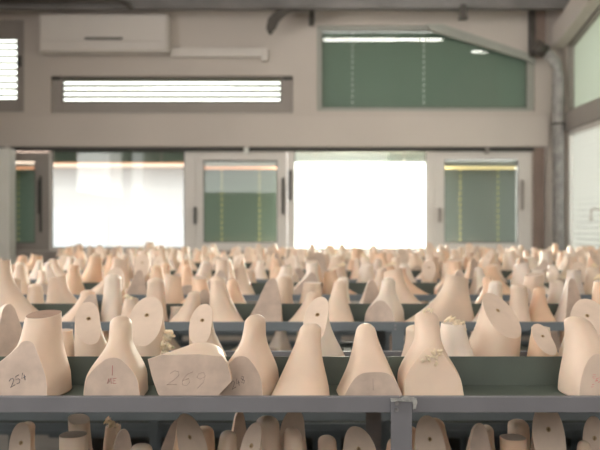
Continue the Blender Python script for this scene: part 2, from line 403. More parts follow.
a = put('facet', XX(371, 1.46), y1 - .005, PANZ, .10, 1.0, 'cream', 'shoe last with a trapezoid sawn toe, just left of the silver-taped post', G1, where=WA, sx=1.04)
fd = K['facet'].info['face']; writing(a, '|', fd[0], fd[1], .020, m=PENCILS, r=.0004)
K['torn'] = make_last(L=.175, W=.108, H=.147, nw=.044, nl=.05, ny=.045, p=1.15, g=g_step(.18, .72), n=2.1, nlow=3.0, egg=-.02, face=((0, -.034, 0), (0, -1, .20)), facemat=0, seed=21,
                      burr=[(.008, -.022, .078, .0075, 11), (-.012, -.024, .071, .006, 7), (.004, -.025, .062, .004, 5), (0, .032, .144, .008, 9)])
K['tilt'] = make_last(L=.18, W=.112, H=.138, nw=.044, nl=.055, ny=.035, p=1.2, g=lambda t: (1 - t**1.2)**1.5, n=2.1, nlow=2.8, egg=-.02, face=((0, -.040, 0), (.02, -1, .16)), seed=22, lean=-.022, facemat=2)
for k in ('torn', 'tilt'):
    for m in (LASTM['cream'], CUTM, CUTP, SOCK): K[k].me.materials.append(m)
a = put('torn', XX(431, 1.45), y1 - .002, PANZ, 0.03, 1.0, 'cream', 'shoe last with yellow torn flash across its ankle, right of the silver-taped post', G1, where=WA)
a = put('tilt', XX(601, 1.47), y1 + .005, PANZ, .12, 1.0, 'cream', 'shoe last at the right edge with a red chalk mark on its face', G1, where=WA)
ff = K['tilt'].info['face']; r_, u_, n_ = frame_on(ff[1]); bm = bmesh.new()
for j in range(26):
    c = ff[0] + r_*R.gauss(-.004, .009) + u_*R.gauss(-.008, .005) + n_*.0001
    q = r_*R.uniform(.001, .0035); w = u_*R.uniform(.0006, .0014)
    bm.faces.new([bm.verts.new(c + t) for t in (-q - w, q - w*.3, q*.7 + w, -q*.8 + w)])
link('red_chalk_mark', bm, REDPATCH, a)

# ---- second line on the nearest rack (behind the upright plate)
G2 = 'shoe lasts in the second line of the nearest rack'
yb = RY[0] + .345
for (px, kind, rz, s, sz, tone, lab, dy) in (
    (6, 'wedge', .7, 1.05, 1.0, 'cream', 'shoe last sloping down at the left edge, behind the one with a sawn top', 0),
    (62, 'cut_stub', .1, .80, .8, 'cream', 'low stubby shoe last half hidden between the first two front lasts', .05),
    (86, 'hole_left', .35, 1.0, .93, 'cream', 'shoe last with a holed oval top, behind and left of the slim-necked front last', 0),
    (146, 'hole', -.05, 1.04, .94, 'cream', 'shoe last with a tall oval holed face, above the left end of the 269 one', 0),
    (201, 'hole_left', -.05, .95, .95, 'cream', 'shoe last with a small holed face, above the right half of the 269 one', 0),
    (316, 'hole_left', -.25, 1.02, .98, 'pale', 'shoe last with a holed face directly behind the smooth rounded-toe front last', 0),
    (418, 'stub', .3, .95, .85, 'cream', 'round-topped shoe last half hidden behind the one with torn flash', -.03),
    (455, 'rough', .2, 1.0, .82, 'pale', 'shoe last with a ragged broken top, behind and right of the torn-ankle one', .02),
    (500, 'hole_big', .25, 1.0, 1.03, 'cream', 'largest shoe last behind the plate, wide body with a slanted holed top', 0),
    (543, 'hole_left', .3, .78, .84, 'peach', 'small orange-tinted shoe last right of the largest holed one', -.03),
    (590, 'hole_big', -.35, .95, 1.02, 'pale', 'shoe last with a broad pale holed oval top, near the right edge', .015),
    (566, 'cut_stub', .1, .66, .95, 'pale', 'narrow pale block-like shoe last between the orange-tinted one and right edge', .09)):
    a = put(kind, XX(px, yb + dy), yb + dy, PANZ, rz, s, tone, lab, G2, sz=sz, where=WB)
K146 = [o for o in ALL if 'above the left end of the 269' in (o.get('label') or '')][0]
bm = bmesh.new(); q = random.Random(5)
for j in range(16):
    c = Vector((.040 + q.uniform(-.006, .010), -.01 + q.uniform(-.01, .01), .035 + q.uniform(0, .055)))
    r0 = bmesh.ops.create_icosphere(bm, subdivisions=2, radius=.008, matrix=Matrix.Translation(c) @ Matrix.Rotation(q.uniform(0, 3), 4, 'Y') @ Matrix.Diagonal((1.3, .5, .6, 1)))
    for v in r0['verts']: v.co += (v.co - c)*q.uniform(-.35, .35)
link('torn_flash', bm, BURR, K146)

# ---- front line of the second rack, from the photograph
ORD = 'first second third fourth fifth sixth seventh eighth ninth tenth eleventh twelfth thirteenth fourteenth fifteenth sixteenth seventeenth eighteenth nineteenth twentieth'.split()
TENS = {20: 'twenty', 30: 'thirty', 40: 'forty', 50: 'fifty'}
def ordinal(n):
    if n <= 20: return ORD[n-1]
    if n % 10 == 0: return {30: 'thirtieth', 40: 'fortieth', 50: 'fiftieth'}[n]
    return TENS[n//10*10] + '-' + ORD[n % 10 - 1]
G3 = 'shoe lasts in the front line of the second rack'
yb = RY[1] + .10
PI = math.pi
LB = [
 (18, 'boot', 1.15, 1.25, 1.12, 'cream', 'big boot-shaped last with its toe sloping right, at the left edge of the second rack'),
 (62, 'smooth', -.9, .85, .95, 'cream', 'low grey-pink last with toe turned left, beside the big boot-shaped last'),
 (77, 'wedge', -.1, .85, .85, 'cream', 'short pointed last with a yellowed tip, third along the second rack'),
 (97, 'stub', .1, 1.0, 1.22, 'pale', 'pale tall last leaning right, behind the short yellow-tipped one'),
 (118, 'rough', 0, .85, .80, 'cream', 'low last with a crumbly broken top, front of the second rack'),
 (148, 'stub', .05, 1.05, 1.08, 'cream', 'upright round-topped last above the tall oval holed face'),
 (166, 'cut_stub', .1, .62, .62, 'pale', 'small block-shaped last stub beside the upright round-topped one'),
 (187, 'smooth', -.5, .85, .95, 'cream', 'small pointed last above the small holed face, left of the wide-footed one'),
 (222, 'smooth_right', .25, 1.08, 1.0, 'cream', 'broad last with its foot flowing right and thick flat-topped neck'),
 (265, 'wedge', -.15, 1.05, 1.02, 'cream', 'last with a large angled triangular face peaking at the right'),
 (306, 'smooth', -.5, .9, .86, 'cream', 'last with toe turned left, just behind the central holed last'),
 (339, 'smooth', .1, 1.0, 1.05, 'cream', 'tall smooth bell-shaped last, left of the joint in the second rack'),
 (384, 'blunt', -.45, 1.0, 1.02, 'pale', 'last with a rounded flat face turned left, above the second rack post'),
 (428, 'boot', -1.2, 1.22, .90, 'cream', 'long-toed boot last pointing left with a square holed top'),
 (476, 'long', -.6, .95, 1.05, 'pale', 'pale long last pointing left, behind the boot last with square top'),
 (504, 'stub', 0, .95, 1.05, 'cream', 'plain round-topped last just behind the largest holed last'),
 (528, 'smooth', .2, .82, 1.08, 'peach', 'peach round-shouldered last between the round-topped and the pale wedge ones'),
 (556, 'wedge', .15, 1.05, 1.02, 'pale', 'pale wedge-faced last with a tall peak, behind the small orange-tinted one'),
 (596, 'rough', -.2, 1.05, 1.06, 'peach', 'thick last with a crumbled top near the right edge of the second rack')]
for (px, kind, rz, s, sz, tone, lab) in LB:
    put(kind, XX(px, yb), yb + R.uniform(-.01, .02), PANZ, rz, s, tone, lab, G3, sz=sz, where=WC)

# ---- remaining lines filled in
MIX = ['smooth', 'smooth', 'smooth_right', 'smooth_right', 'blunt', 'blunt_tall', 'facet', 'facet', 'hole', 'hole_left', 'blunt', 'stub', 'boot', 'cut_stub', 'wedge', 'wedge', 'rough', 'boot', 'long', 'long']
RACKW = ['nearest', 'second', 'third', 'fourth', 'fifth', 'farthest']
def line(ri, lim, z, where, pxl=-6, pxr=606, smin=.88, smax=1.08, mix=MIX, zs=1.0, collect=None, loose=.012):
    ya, yb_ = RY[ri] + lim[0], RY[ri] + lim[1]; ym = (ya + yb_)/2
    x = XX(pxl, ym); xe = XX(pxr, ym); items = []; prev = None; last = []
    group = 'shoe lasts, ' + where.format(RACKW[ri])
    while x < xe:
        kind = R.choice([k for k in mix if k != prev]); prev = kind
        rz = R.gauss(0, .38)
        if kind in ('boot', 'long'): rz = R.choice((-1, 1))*R.uniform(.7, 1.3)
        if kind in ('stub', 'cut_stub', 'rough'): rz = R.uniform(-3, 3)
        s = R.uniform(smin, smax); sz = R.uniform(.9, 1.14)*zs
        tone = R.choices(['cream', 'peach', 'pale'], [5, 3, 3])[0]
        _, a, b, c, d = solid(kind, 0, 0, z, rz, (s, s, s*sz))
        if d - c > yb_ - ya: s *= (yb_ - ya)/(d - c)*.995; _, a, b, c, d = solid(kind, 0, 0, z, rz, (s, s, s*sz))
        y = R.uniform(ya - c, max(ya - c, yb_ - d))
        while True:
            t = solid(kind, x, y, z, rz, (s, s, s*sz))
            if not any(t[1] < o[2] and t[3] < o[4] and o[3] < t[4] and t[0].overlap(o[0]) for o in last[-3:]): break
            x += .005
        last.append(t); items.append((kind, x, y, rz, s, tone, sz)); x += .03 + R.uniform(0, loose)
    for i, (kind, x, y, rz, s, tone, sz) in enumerate(items):
        if collect is not None: collect.append((kind, x, y, z, rz, s, sz)); continue
        lab = '%s %s shoe last, %s from left in %s' % (tone, WORDS[kind], ordinal(i+1), where.format(RACKW[ri]))
        put(kind, x, y, z, rz, s, tone, lab, group, sz=sz)
FR, RE = (.015, .198), (.203, .499)
line(1, (.23, .46), PANZ, 'rear line of {} rack top')
for ri in (2, 3):
    line(ri, FR, PANZ, 'front line of {} rack top'); line(ri, (.23, .46), PANZ, 'rear line of {} rack top')
line(4, FR, PANZ, 'front line of {} rack top', 66, 606); line(4, (.23, .46), PANZ, 'rear line of {} rack top', 60, 606)
line(5, FR, PANZ, 'front line of {} rack top', 60, 604)
# sparse ones at the left end of the fifth rack
# ---- lower shelf of the nearest rack
LZ = PANZ - GAP
GL = 'shoe lasts on the lower shelf of the nearest rack'
yl = RY[0] + .34
LOW = [(20, 'hole_left', .3, .95, 'dark-topped'), (50, 'blunt_tall', .4, .98, 'slanting'), (76, 'cut_stub', 0, 1.05, 'flat-topped'), (100, 'wedge', .3, 1.0, 'pointed'),
       (124, 'stub', 0, 1.0, 'round-topped'), (143, 'wedge', -.2, 1.1, 'sharply peaked'), (174, 'hole_big', .45, 1.02, 'broad tilted holed'), (208, 'smooth', .3, 1.0, 'smooth humped'),
       (238, 'hole_left', -.3, .95, 'narrow holed'), (266, 'stub', .2, 1.1, 'round-backed'), (296, 'smooth_right', .2, .95, 'slender'), (320, 'stub', .1, .85, 'low rounded'),
       (356, 'hole_big', .1, 1.0, 'large round-faced holed'), (392, 'smooth', 0, .9, 'shadowed'), (424, 'hole', .1, 1.0, 'oval holed'), (460, 'wedge', 0, 1.12, 'tall pointed'),
       (490, 'cut_stub', .1, 1.0, 'cylinder-topped'), (526, 'hole', -.1, 1.08, 'long-faced holed'), (558, 'smooth', .3, .95, 'slumped'), (594, 'hole_left', -.2, .95, 'wide')]
LOW += [(186, 'stub', .2, .9, 'small rounded', .09), (222, 'wedge', .3, 1.0, 'narrow pointed', .09), (283, 'hole', -.2, .92, 'half-hidden holed', .09), 
        (408, 'stub', 0, .95, 'post-side rounded', .08), (443, 'smooth_right', .2, .95, 'slim upright', .09), (475, 'smooth', .1, .9, 'low smooth', .09),
        (508, 'stub', 0, 1.0, 'tucked-back rounded', .09), (36, 'smooth', 0, .95, 'low humped', .09), (88, 'rough', 0, .95, 'crumbly-topped', .09)]
LOW.sort(key=lambda q: q[0])
for i, (px, kind, rz, s, w, *back_) in enumerate(LOW):
    dy = back_[0] if back_ else -.03
    put(kind, XX(px, yl + dy), yl + dy, LZ, rz, s*.88, R.choice(['cream', 'cream', 'peach']), '%s shoe last on the shelf below the front beam, %s from left' % (w, ordinal(i+1)), GL, sz=R.uniform(1.22, 1.38), where=WL)
line(1, FR, LZ, 'front of {} rack lower shelf', loose=.03)
line(2, FR, LZ, 'front of {} rack lower shelf')
# beyond the first three hundred: one object
rest = []
line(5, RE, PANZ, '', 58, 604, collect=rest); line(3, FR, LZ, '', collect=rest)
bm = bmesh.new()
for (kind, x, y, z, rz, s, sz) in rest:
    nb = len(bm.verts); bm.from_mesh(K[kind].me); bm.verts.ensure_lookup_table()
    M = Matrix.Translation((x, y, z)) @ Matrix.Rotation(rz, 4, 'Z') @ Matrix.Diagonal((s, s, s*sz, 1))
    bmesh.ops.transform(bm, matrix=M, verts=bm.verts[nb:])
o = link('shoe_lasts', bm, [LASTM['cream'], CUTM, CUTP, SOCK])
tag(o, 'blurred mass of pale shoe lasts farthest back under the windows', 'shoe lasts', None, 'stuff')
for o in ALL:
    if '_k' in o: del o['_k']

# ------------------------------------------------------------------ racks
def rack(ri, xl, xr, posts, steel, label):
    y0 = RY[ri]; root = empty('storage_rack', (posts[0], y0, 0)); ox, oy = posts[0], y0
    def b(name, m, x0, x1, ya, yb_, z0, z1, bev=.0): return bx(name, m, (x0 - ox, x1 - ox, ya - oy, yb_ - oy, z0, z1), root, bev)
    cuts = [xl] + sorted(p for p in posts if xl < p < xr) + [xr]
    for lv in range(5):
        zt = LIP - GAP*lv - (0 if lv < 4 else -.0)
        if zt < .1: break
        for i in range(len(cuts)-1):
            x0, x1 = cuts[i] + .0005, cuts[i+1] - .0005
            b('front_beam', steel, x0, x1, y0, y0 + .014, zt - .026, zt, .0012)
            b('rear_beam', steel, x0, x1, y0 + .50, y0 + .514, zt - .026, zt)
            bm = bmesh.new()                                      # the pressed tray: floor with turned-down ribs
            box(bm, x0 - ox, x1 - ox, .0142, .1985, zt - .0215, zt - .0185)
            box(bm, x0 - ox, x1 - ox, .2025, .4998, zt - .0215, zt - .0185)
            link('tray', bm, PAN, root)
            if lv == 0: b('divider_plate', PAN if ri != 9 else steel, x0, x1, y0 + .1988, y0 + .2022, zt - .026, zt + .036)
    for p in posts:
        for yy in (y0 - .010, y0 + .5145):
            bm = bmesh.new(); w = .0175; top = LIP - .001
            box(bm, p - w - ox, p + w - ox, yy - oy, yy + .0025 - oy, 0, top)
            if yy < y0: box(bm, p + w - .0025 - ox, p + w - ox, yy + .0025 - oy, yy + .0095 - oy, 0, top)
            else: box(bm, p + w - .0025 - ox, p + w - ox, yy + .0025 - oy, yy + .03 - oy, 0, top)
            po = link('post', bm, steel, root)
            if yy < y0:
                for lv in range(2):
                    for dz in (-.008, -.019):
                        b2 = bmesh.new(); zz = LIP - GAP*lv + dz
                        tube(b2, [(p - .008 - ox, -.0098, zz), (p - .008 - ox, -.0135, zz)], .0035, 6, False); link('bolt', b2, BOLT, po)
    tag(root, label, 'rack', 'storage racks full of shoe lasts')
    return root
PW = .95
def posts(x0): return [x0] + [x0 + PW*k for k in (-2, -1, 1, 2) if -2.3 < x0 + PW*k < 2.5]
r1 = rack(0, -1.75, 2.05, [.168, .168 - PW, .168 + PW], STEEL, 'nearest grey steel rack, its front beam crossing the whole picture')
# worn silver tape round the top of the front post
bm = bmesh.new()
prism(bm, [(.0, 1.2135), (.004, 1.2165), (.019, 1.2155), (.0245, 1.213), (.0255, 1.205), (.023, 1.197), (.0185, 1.195), (.0185, 1.208), (-.0175, 1.2085), (-.0185, 1.2135)], -.0112, -.0150)
bmesh.ops.subdivide_edges(bm, edges=bm.edges[:], cuts=3)
for v in bm.verts: v.co += Vector((R.uniform(-.0006, .0006), R.uniform(-.0004, .0004), R.uniform(-.0006, .0006)))
link('silver_tape', bm, TAPE, r1)
rack(1, -1.75, 2.2, [.288] + [.288 - PW, .288 + PW, .288 - 2*PW], STEELB, 'second blue-grey steel rack, just behind the nearest one')
rack(2, -2.1, 2.4, posts(.35), STEELB, 'third steel rack from the front, its bluish beam showing between lasts')
rack(3, -2.2, 2.4, posts(.20), STEELB, 'fourth steel rack from the front, mostly hidden by lasts')
rack(4, -1.62, 2.4, [.10, .10 - PW, .10 + PW, 2.0], STEELB, 'fifth steel rack from the front, starting right of the left edge')
rack(5, -1.92, 2.5, [.25, .25 - PW, .25 + PW, 2.15, -1.65], STEELB, 'farthest steel rack, nearest the window wall')

# ------------------------------------------------------------------ room shell
XL, XR, YB, H = -3.25, 2.715, -3.2, 4.1
S(bx('floor', FLOOR, (XL - .3, XR + .3, YB - .3, WY + .3, -.1, 0)))
S(bx('ceiling', CEIL, (XL - .3, XR + .3, YB - .3, WY + .3, H, H + .1)))
def holes_wall(name, a0, a1, z0, z1, rects, t0, t1, axis, m):
    """wall over (a, z) less rects; thickness t0..t1 along the other axis"""
    As = sorted({a0, a1, *[r[0] for r in rects], *[r[1] for r in rects]}); Zs = sorted({z0, z1, *[r[2] for r in rects], *[r[3] for r in rects]})
    bm = bmesh.new()
    solid = lambda i, j: 0 <= i < len(As)-1 and 0 <= j < len(Zs)-1 and not any(r[0] <= (As[i]+As[i+1])/2 <= r[1] and r[2] <= (Zs[j]+Zs[j+1])/2 <= r[3] for r in rects)
    def P(a, t, z): return (a, t, z) if axis == 'x' else (t, a, z)
    def q(*p): bm.faces.new([bm.verts.new(P(*c)) for c in p])
    for i in range(len(As)-1):
        for j in range(len(Zs)-1):
            if not solid(i, j): continue
            a, b, c, d = As[i], As[i+1], Zs[j], Zs[j+1]
            q((a,t0,c),(b,t0,c),(b,t0,d),(a,t0,d)); q((a,t1,c),(a,t1,d),(b,t1,d),(b,t1,c))
            if not solid(i-1, j): q((a,t0,c),(a,t0,d),(a,t1,d),(a,t1,c))
            if not solid(i+1, j): q((b,t0,c),(b,t1,c),(b,t1,d),(b,t0,d))
            if not solid(i, j-1): q((a,t0,c),(a,t1,c),(b,t1,c),(b,t0,c))
            if not solid(i, j+1): q((a,t0,d),(b,t0,d),(b,t1,d),(a,t1,d))
    bmesh.ops.remove_doubles(bm, verts=bm.verts[:], dist=1e-5)
    return S(link(name, bm, m))
SILL = Z(250); HEAD = Z(148)
rects = [(XL + .02, X(24), Z(112), Z(20)), (X(51), X(293), Z(113), Z(76)), (X(317), X(535), Z(111), Z(25)), (XL + .02, X(532), SILL, HEAD)]
holes_wall('wall_front', XL - .3, XR + .3, 0, H, rects, WY, WY + .22, 'x', WALL)
# lintel ledge above the strip of lower windows
S(bx('trim_1', LEDGE, (XL, X(547), WY - .05, WY - .0005, Z(147), Z(117))))
S(bx('lintel_shadow_strip', SEAL, (XL, X(534), WY - .012, WY - .0005, Z(151.5), Z(147.3))))  # dark strip painting the shadow under the lintel ledge
# sill and red-brown rail at the left under it
S(bx('trim_3', FRAMED, (XL, X(532), WY - .12, WY - .0005, Z(262), Z(251))))
S(bx('trim_4', REDB, (XL, X(532), WY - .16, WY - .0005, Z(272), Z(262.3))))
S(bx('trim_5', BROWN, (X(533), X(543), WY - .045, WY - .0005, .0, Z(148))))
holes_wall('wall_left', YB, WY, 0, H, [(-1.0, 1.2, 1.2, 3.2), (2.2, 5.2, 2.0, 3.2)], XL - .2, XL, 'y', WALL)
holes_wall('wall_back', XL - .2, XR + .2, 0, H, [(-2.6, 2.2, 2.3, 3.5)], YB - .2, YB, 'x', WALL)

def win(n, outer, pane, fm, mull=(), poly=None, y=WY + .03, dep=.07, glass=True, gm=None):
    """window in pixel rects on the far wall: frame ring, pane, extra mullions"""
    root = S(empty('window_%d' % n, (X((outer[0]+outer[1])/2), WY, Z(outer[3])))); ox, oy, oz = root.location
    bm = bmesh.new()
    def B(x0, x1, py0, py1, ya=y, yb_=y + dep): box(bm, X(x0) - ox, X(x1) - ox, ya - oy, yb_ - oy, Z(py1) - oz, Z(py0) - oz)
    B(outer[0], pane[0], outer[2], outer[3]); B(pane[1], outer[1], outer[2], outer[3]); B(pane[0], pane[1], outer[2], pane[2]); B(pane[0], pane[1], pane[3], outer[3])
    for m in mull: B(*m)
    fr = link('frame', bm, fm, root, .004); fr['kind'] = 'structure'
    g = bmesh.new(); box(g, X(pane[0]) - ox, X(pane[1]) - ox, y + .03 - oy, y + .034 - oy, Z(pane[3]) - oz, Z(pane[2]) - oz)
    link('pane', g, gm or GLASS, root)
    g = bmesh.new(); e = .9                                       # dark gasket line round the glass
    for (x0, x1, p0, p1) in ((pane[0], pane[0]+e, pane[2], pane[3]), (pane[1]-e, pane[1], pane[2], pane[3]), (pane[0]+e, pane[1]-e, pane[2], pane[2]+e), (pane[0]+e, pane[1]-e, pane[3]-e, pane[3])):
        box(g, X(x0) - ox, X(x1) - ox, y + .018 - oy, y + .029 - oy, Z(p1) - oz, Z(p0) - oz)
    link('gasket', g, SEAL, root)
    return root
def part_box(root, name, m, x0, x1, p0, p1, ya, yb_, bev=.002):
    ox, oy, oz = root.location
    return bx(name, m, (X(x0) - ox, X(x1) - ox, ya - oy, yb_ - oy, Z(p1) - oz, Z(p0) - oz), root, bev)
def handle(root, px, p0, p1, m=SEAL):
    h = part_box(root, 'handle', m, px - 1.2, px + 1.2, p0, p1, WY - .012, WY + .029)
    return h
w1 = win(1, (-12, 24, 20, 112), (-8, 16, 38, 99), FRAMED)
part_box(w1, 'handle', SEAL, 17.5, 20, 56, 66, WY - .005, WY + .029)
w2 = win(2, (51, 293, 76, 113), (61.5, 281, 76.6, 102), FRAMED)
part_box(w2, 'hinge', SEAL, 51.5, 60, 76.5, 79.5, WY + .01, WY + .029); part_box(w2, 'hinge', SEAL, 283, 292, 76.5, 79.5, WY + .01, WY + .029)
w3 = win(3, (317, 535, 25, 111), (322, 528, 30, 107), FRAMEG)
# sloped upper right corner of the tall window: wall infill and sloping frame bar
bm = bmesh.new(); prism(bm, [(X(440), Z(24.5)), (X(535.2), Z(24.5)), (X(535.2), Z(60))], WY - .004, WY + .10)
S(link('wall_corner_infill', bm, WALL))
bm = bmesh.new(); prism(bm, [(X(425), Z(25)), (X(441), Z(24.5)), (X(535), Z(56)), (X(535), Z(66)), (X(525), Z(60)), (X(430), Z(31))], WY - .03, WY + .029)
S(link('trim_6', bm, FRAMEG, None, .006))
w4 = win(4, (-14, 48, 152, 250), (5, 34, 160, 243), FRAMED)
handle(w4, 39, 180, 214); part_box(w4, 'stay', SEAL, 39, 41, 176, 232, WY + .005, WY + .029)
w5 = win(5, (48.3, 195, 150, 250), (50.5, 184, 150.6, 248), FRAME)
handle(w5, 195, 207, 224)
w6 = win(6, (195.3, 287, 151, 250), (203, 277, 160, 242.5), FRAME)
handle(w6, 283, 178, 214); part_box(w6, 'latch', WHT, 244, 249, 147.5, 154, WY - .03, WY + .029)
w7 = win(7, (287.3, 435, 150, 250), (294, 427, 150.6, 249), FRAME)
handle(w7, 440, 208, 222, FRAMED); part_box(w7, 'stay', SEAL, 289, 291.5, 170, 200, WY + .0, WY + .029)
w8 = win(8, (435.3, 532, 151, 250), (445, 519, 159, 243), FRAME)
part_box(w8, 'latch', FRAMED, 485, 489, 148, 154, WY - .03, WY + .029); handle(w8, 522.5, 180, 210, FRAMED)

def blind(name, x0, x1, p0, p1, pitch, ang, m, cords, label, top=None, dot_mat=YEL, y=WY + .105, sw=.036, head=True, group='venetian blinds', gap_tint=None):
    root = empty(name, (X((x0+x1)/2), y, Z(p0))); ox, oy, oz = root.location
    bm = bmesh.new(); z = Z(p0); zb = Z(p1); dz = pitch/F*WY
    while z > zb:
        pts = []
        for k in range(4):
            u = (k/3 - .5)*sw; pts.append((u*math.cos(ang) , u*math.sin(ang) - .002*math.cos((k/3 - .5)*3)))
        A = [bm.verts.new((X(x0) - ox, p[0], z - oz + p[1])) for p in pts] + [bm.verts.new((X(x0) - ox, p[0], z - oz + p[1] - .0012)) for p in pts[::-1]]
        B = [bm.verts.new(v.co + Vector((X(x1) - X(x0), 0, 0))) for v in A]
        n = len(A); bm.faces.new(A); bm.faces.new(B[::-1])
        for i in range(n): bm.faces.new((A[i], B[i], B[(i+1) % n], A[(i+1) % n]))
        z -= dz
    link('slats', bm, m, root)
    if head:
        t = top if top is not None else p0 - 5; hh = 166 - t if top else 3
        bx('head_rail', m if head == 2 else ALU, (X(x0) - ox, X(x1) - ox, -.02, .02, Z(t + hh) - oz, Z(t) - oz), root)
    if gap_tint: bx('daylight_strip', gap_tint[0], (X(x0) - ox, X(x1) - ox, .022, .024, Z(gap_tint[2]) - oz, Z(gap_tint[1]) - oz), root)  # added tinted sheet, stands in for coloured daylight in the gap
    for cx in cords:
        bm = bmesh.new(); z = Z(p0)
        tube(bm, [(X(cx) - ox, -.0165, Z(p0 - 1) - oz), (X(cx) - ox, -.0165, zb - oz)], .0012, 5)
        while z > zb:
            bmesh.ops.create_icosphere(bm, subdivisions=1, radius=.0125, matrix=Matrix.Translation((X(cx) - ox, -.020, z - oz)))  # dots stand in for daylight leaking through the cord holes
            z -= dz*2
        link('cord_dots', bm, dot_mat, root)
    return tag(root, label, 'blind', group)
blind('venetian_blind', 4, 35, 170, 244, 2.9, 1.15, GREEN, [15.5], 'dark green lowered blind in the small window at far left', gap_tint=(SALM, 165, 171), top=163)
blind('venetian_blind', 203, 277, 170, 243, 2.9, 1.15, GREEN, [221, 259], 'dark green lowered blind in the window between two bright openings', gap_tint=(SALM, 165, 171), top=160)
blind('venetian_blind', 445, 519, 170, 243, 2.9, 1.15, GREYS, [462, 500], 'grey-green lowered blind with yellow light dots, right of the white opening', gap_tint=(LEMON, 165, 171), top=160)
blind('venetian_blind', 321, 530, 31.5, 107, 2.9, 1.15, GREEN, [353, 425], 'wide green blind in the large upper window with a sloped corner', dot_mat=WHT, head=False)
blind('venetian_blind', 50.5, 184, 152, 161, 1.3, 1.2, GREEN, [75, 160], gap_tint=(SALM, 160.5, 163), label='green blind drawn up at the top of the left bright opening', dot_mat=FRAMED, head=False)
blind('venetian_blind', 294, 427, 152, 162, 2.0, 1.2, GREYS, [315, 405], gap_tint=(SALM, 156, 159.5), label='grey blind drawn up at the top of the white central opening', dot_mat=FRAMED, head=False)
blind('venetian_blind', 61, 282, 78.5, 102, 5.6, 1.0, CREAMS, [], 'cream open-slatted blind in the narrow strip window below the air conditioner', head=False, sw=.05)
blind('venetian_blind', -8, 17, 41, 99, 6.6, .9, CREAMS, [], 'cream open-slatted blind in the upper left corner window', head=False, sw=.05)

# right wall: gable part with a sloping opening, transom and blind window
def zr(px, py):                      # point on the right wall plane seen at pixel px,py
    d = XR*F/(px - 300); return d, CZ + (225 - py)/F*d
d1, z1 = zr(565, 46); d2, z2 = zr(599, 3)
slope = (z2 - z1)/(d2 - d1)
YN = 5.6
bm = bmesh.new()
ztop = lambda y: min(3.75, z1 + slope*(y - d1))
zA, zB_ = zr(563, 132)[1], zr(563, 115)[1]; yy0 = 8.5
ybr = d1 + (3.75 - z1)/slope
yl_ = [yy0, ybr, YN]
TH = .2
for (ya, yb2) in ((yy0, ybr), (ybr, YN)):
    prism(bm, [(ya, ztop(ya)), (yb2, ztop(yb2)), (yb2, H), (ya, H)], XR, XR + TH, 'x')
box(bm, XR, XR + TH, yy0, WY + .22, 0, H); box(bm, XR, XR + TH, YB, YN, 0, H); box(bm, XR, XR + TH, YN, yy0, 0, 1.1)
S(link('wall_right', bm, WALL))
S(bx('trim_7', FRAMED, (XR - .03, XR + .12, YN, yy0, zA, zB_), None, .006))
bm = bmesh.new()                     # pale sloping beam that follows the opening's top edge
prism(bm, [(8.56, ztop(8.56) - .02), (7.3, ztop(8.56) - .02 + slope*(7.3 - 8.56)), (7.3, ztop(8.56) + .26 + slope*(7.3 - 8.56)), (8.56, ztop(8.56) + .20)], XR - .12, XR - .0005, 'x')
S(link('trim_8', bm, LEDGE))
rw = S(empty('window_9', (XR, 7.0, zB_)))
bm = bmesh.new(); prism(bm, [(yy0 - 7.0, 0), (yy0 - 7.0, ztop(yy0) - zB_), (ybr - 7.0, 3.75 - zB_), (YN - 7.0, 3.75 - zB_), (YN - 7.0, 0)], .08, .09, 'x')
link('pane', bm, FROST, rw)
bm = bmesh.new()
box(bm, .02, .07, yy0 - 7.03, yy0 - 7.0, 0, ztop(yy0) - zB_); box(bm, .02, .07, YN - 7.0, yy0 - 7, 0, .03)
prism(bm, [(yy0 - 7, ztop(yy0) - zB_ - .035), (yy0 - 7, ztop(yy0) - zB_), (ybr - 7, 3.75 - zB_), (ybr - 7, 3.75 - zB_ - .035)], .02, .07, 'x')
link('frame', bm, FRAMED, rw)
rw = S(empty('window_10', (XR, 7.0, 1.1)))
bm = bmesh.new(); box(bm, .10, .105, YN - 7, yy0 - 7, 0, zA - 1.1); link('pane', bm, GLASS, rw)
bm = bmesh.new(); box(bm, .02, .09, yy0 - 7.04, yy0 - 7, 0, zA - 1.1); box(bm, .02, .09, YN - 7, yy0 - 7, 0, .05); box(bm, .02, .09, YN - 7, yy0 - 7, zA - 1.15, zA - 1.1)
link('frame', bm, FRAME, rw)
rb = empty('venetian_blind', (XR + .045, 7.0, zA - .06)); bm = bmesh.new(); z = 0
while z > -(zA - 1.16 - .06):
    A = [(-.014, z + .026), (.014, z - .026), (.0147, z - .0252), (-.0133, z + .0268)]
    vs0 = [bm.verts.new((a, YN - 7 + .02, b)) for a, b in A]; vs1 = [bm.verts.new((a, yy0 - 7 - .06, b)) for a, b in A]
    bm.faces.new(vs0); bm.faces.new(vs1[::-1])
    for i in range(4): bm.faces.new((vs0[i], vs1[i], vs1[(i+1) % 4], vs0[(i+1) % 4]))
    z -= .056
link('slats', bm, WHITES, rb)
bx('head_rail', ALU, (-.018, .018, YN - 7 + .02, yy0 - 7 - .06, .014, .04), rb)
tag(rb, 'bright white lowered blind in the right-hand side wall window', 'blind')

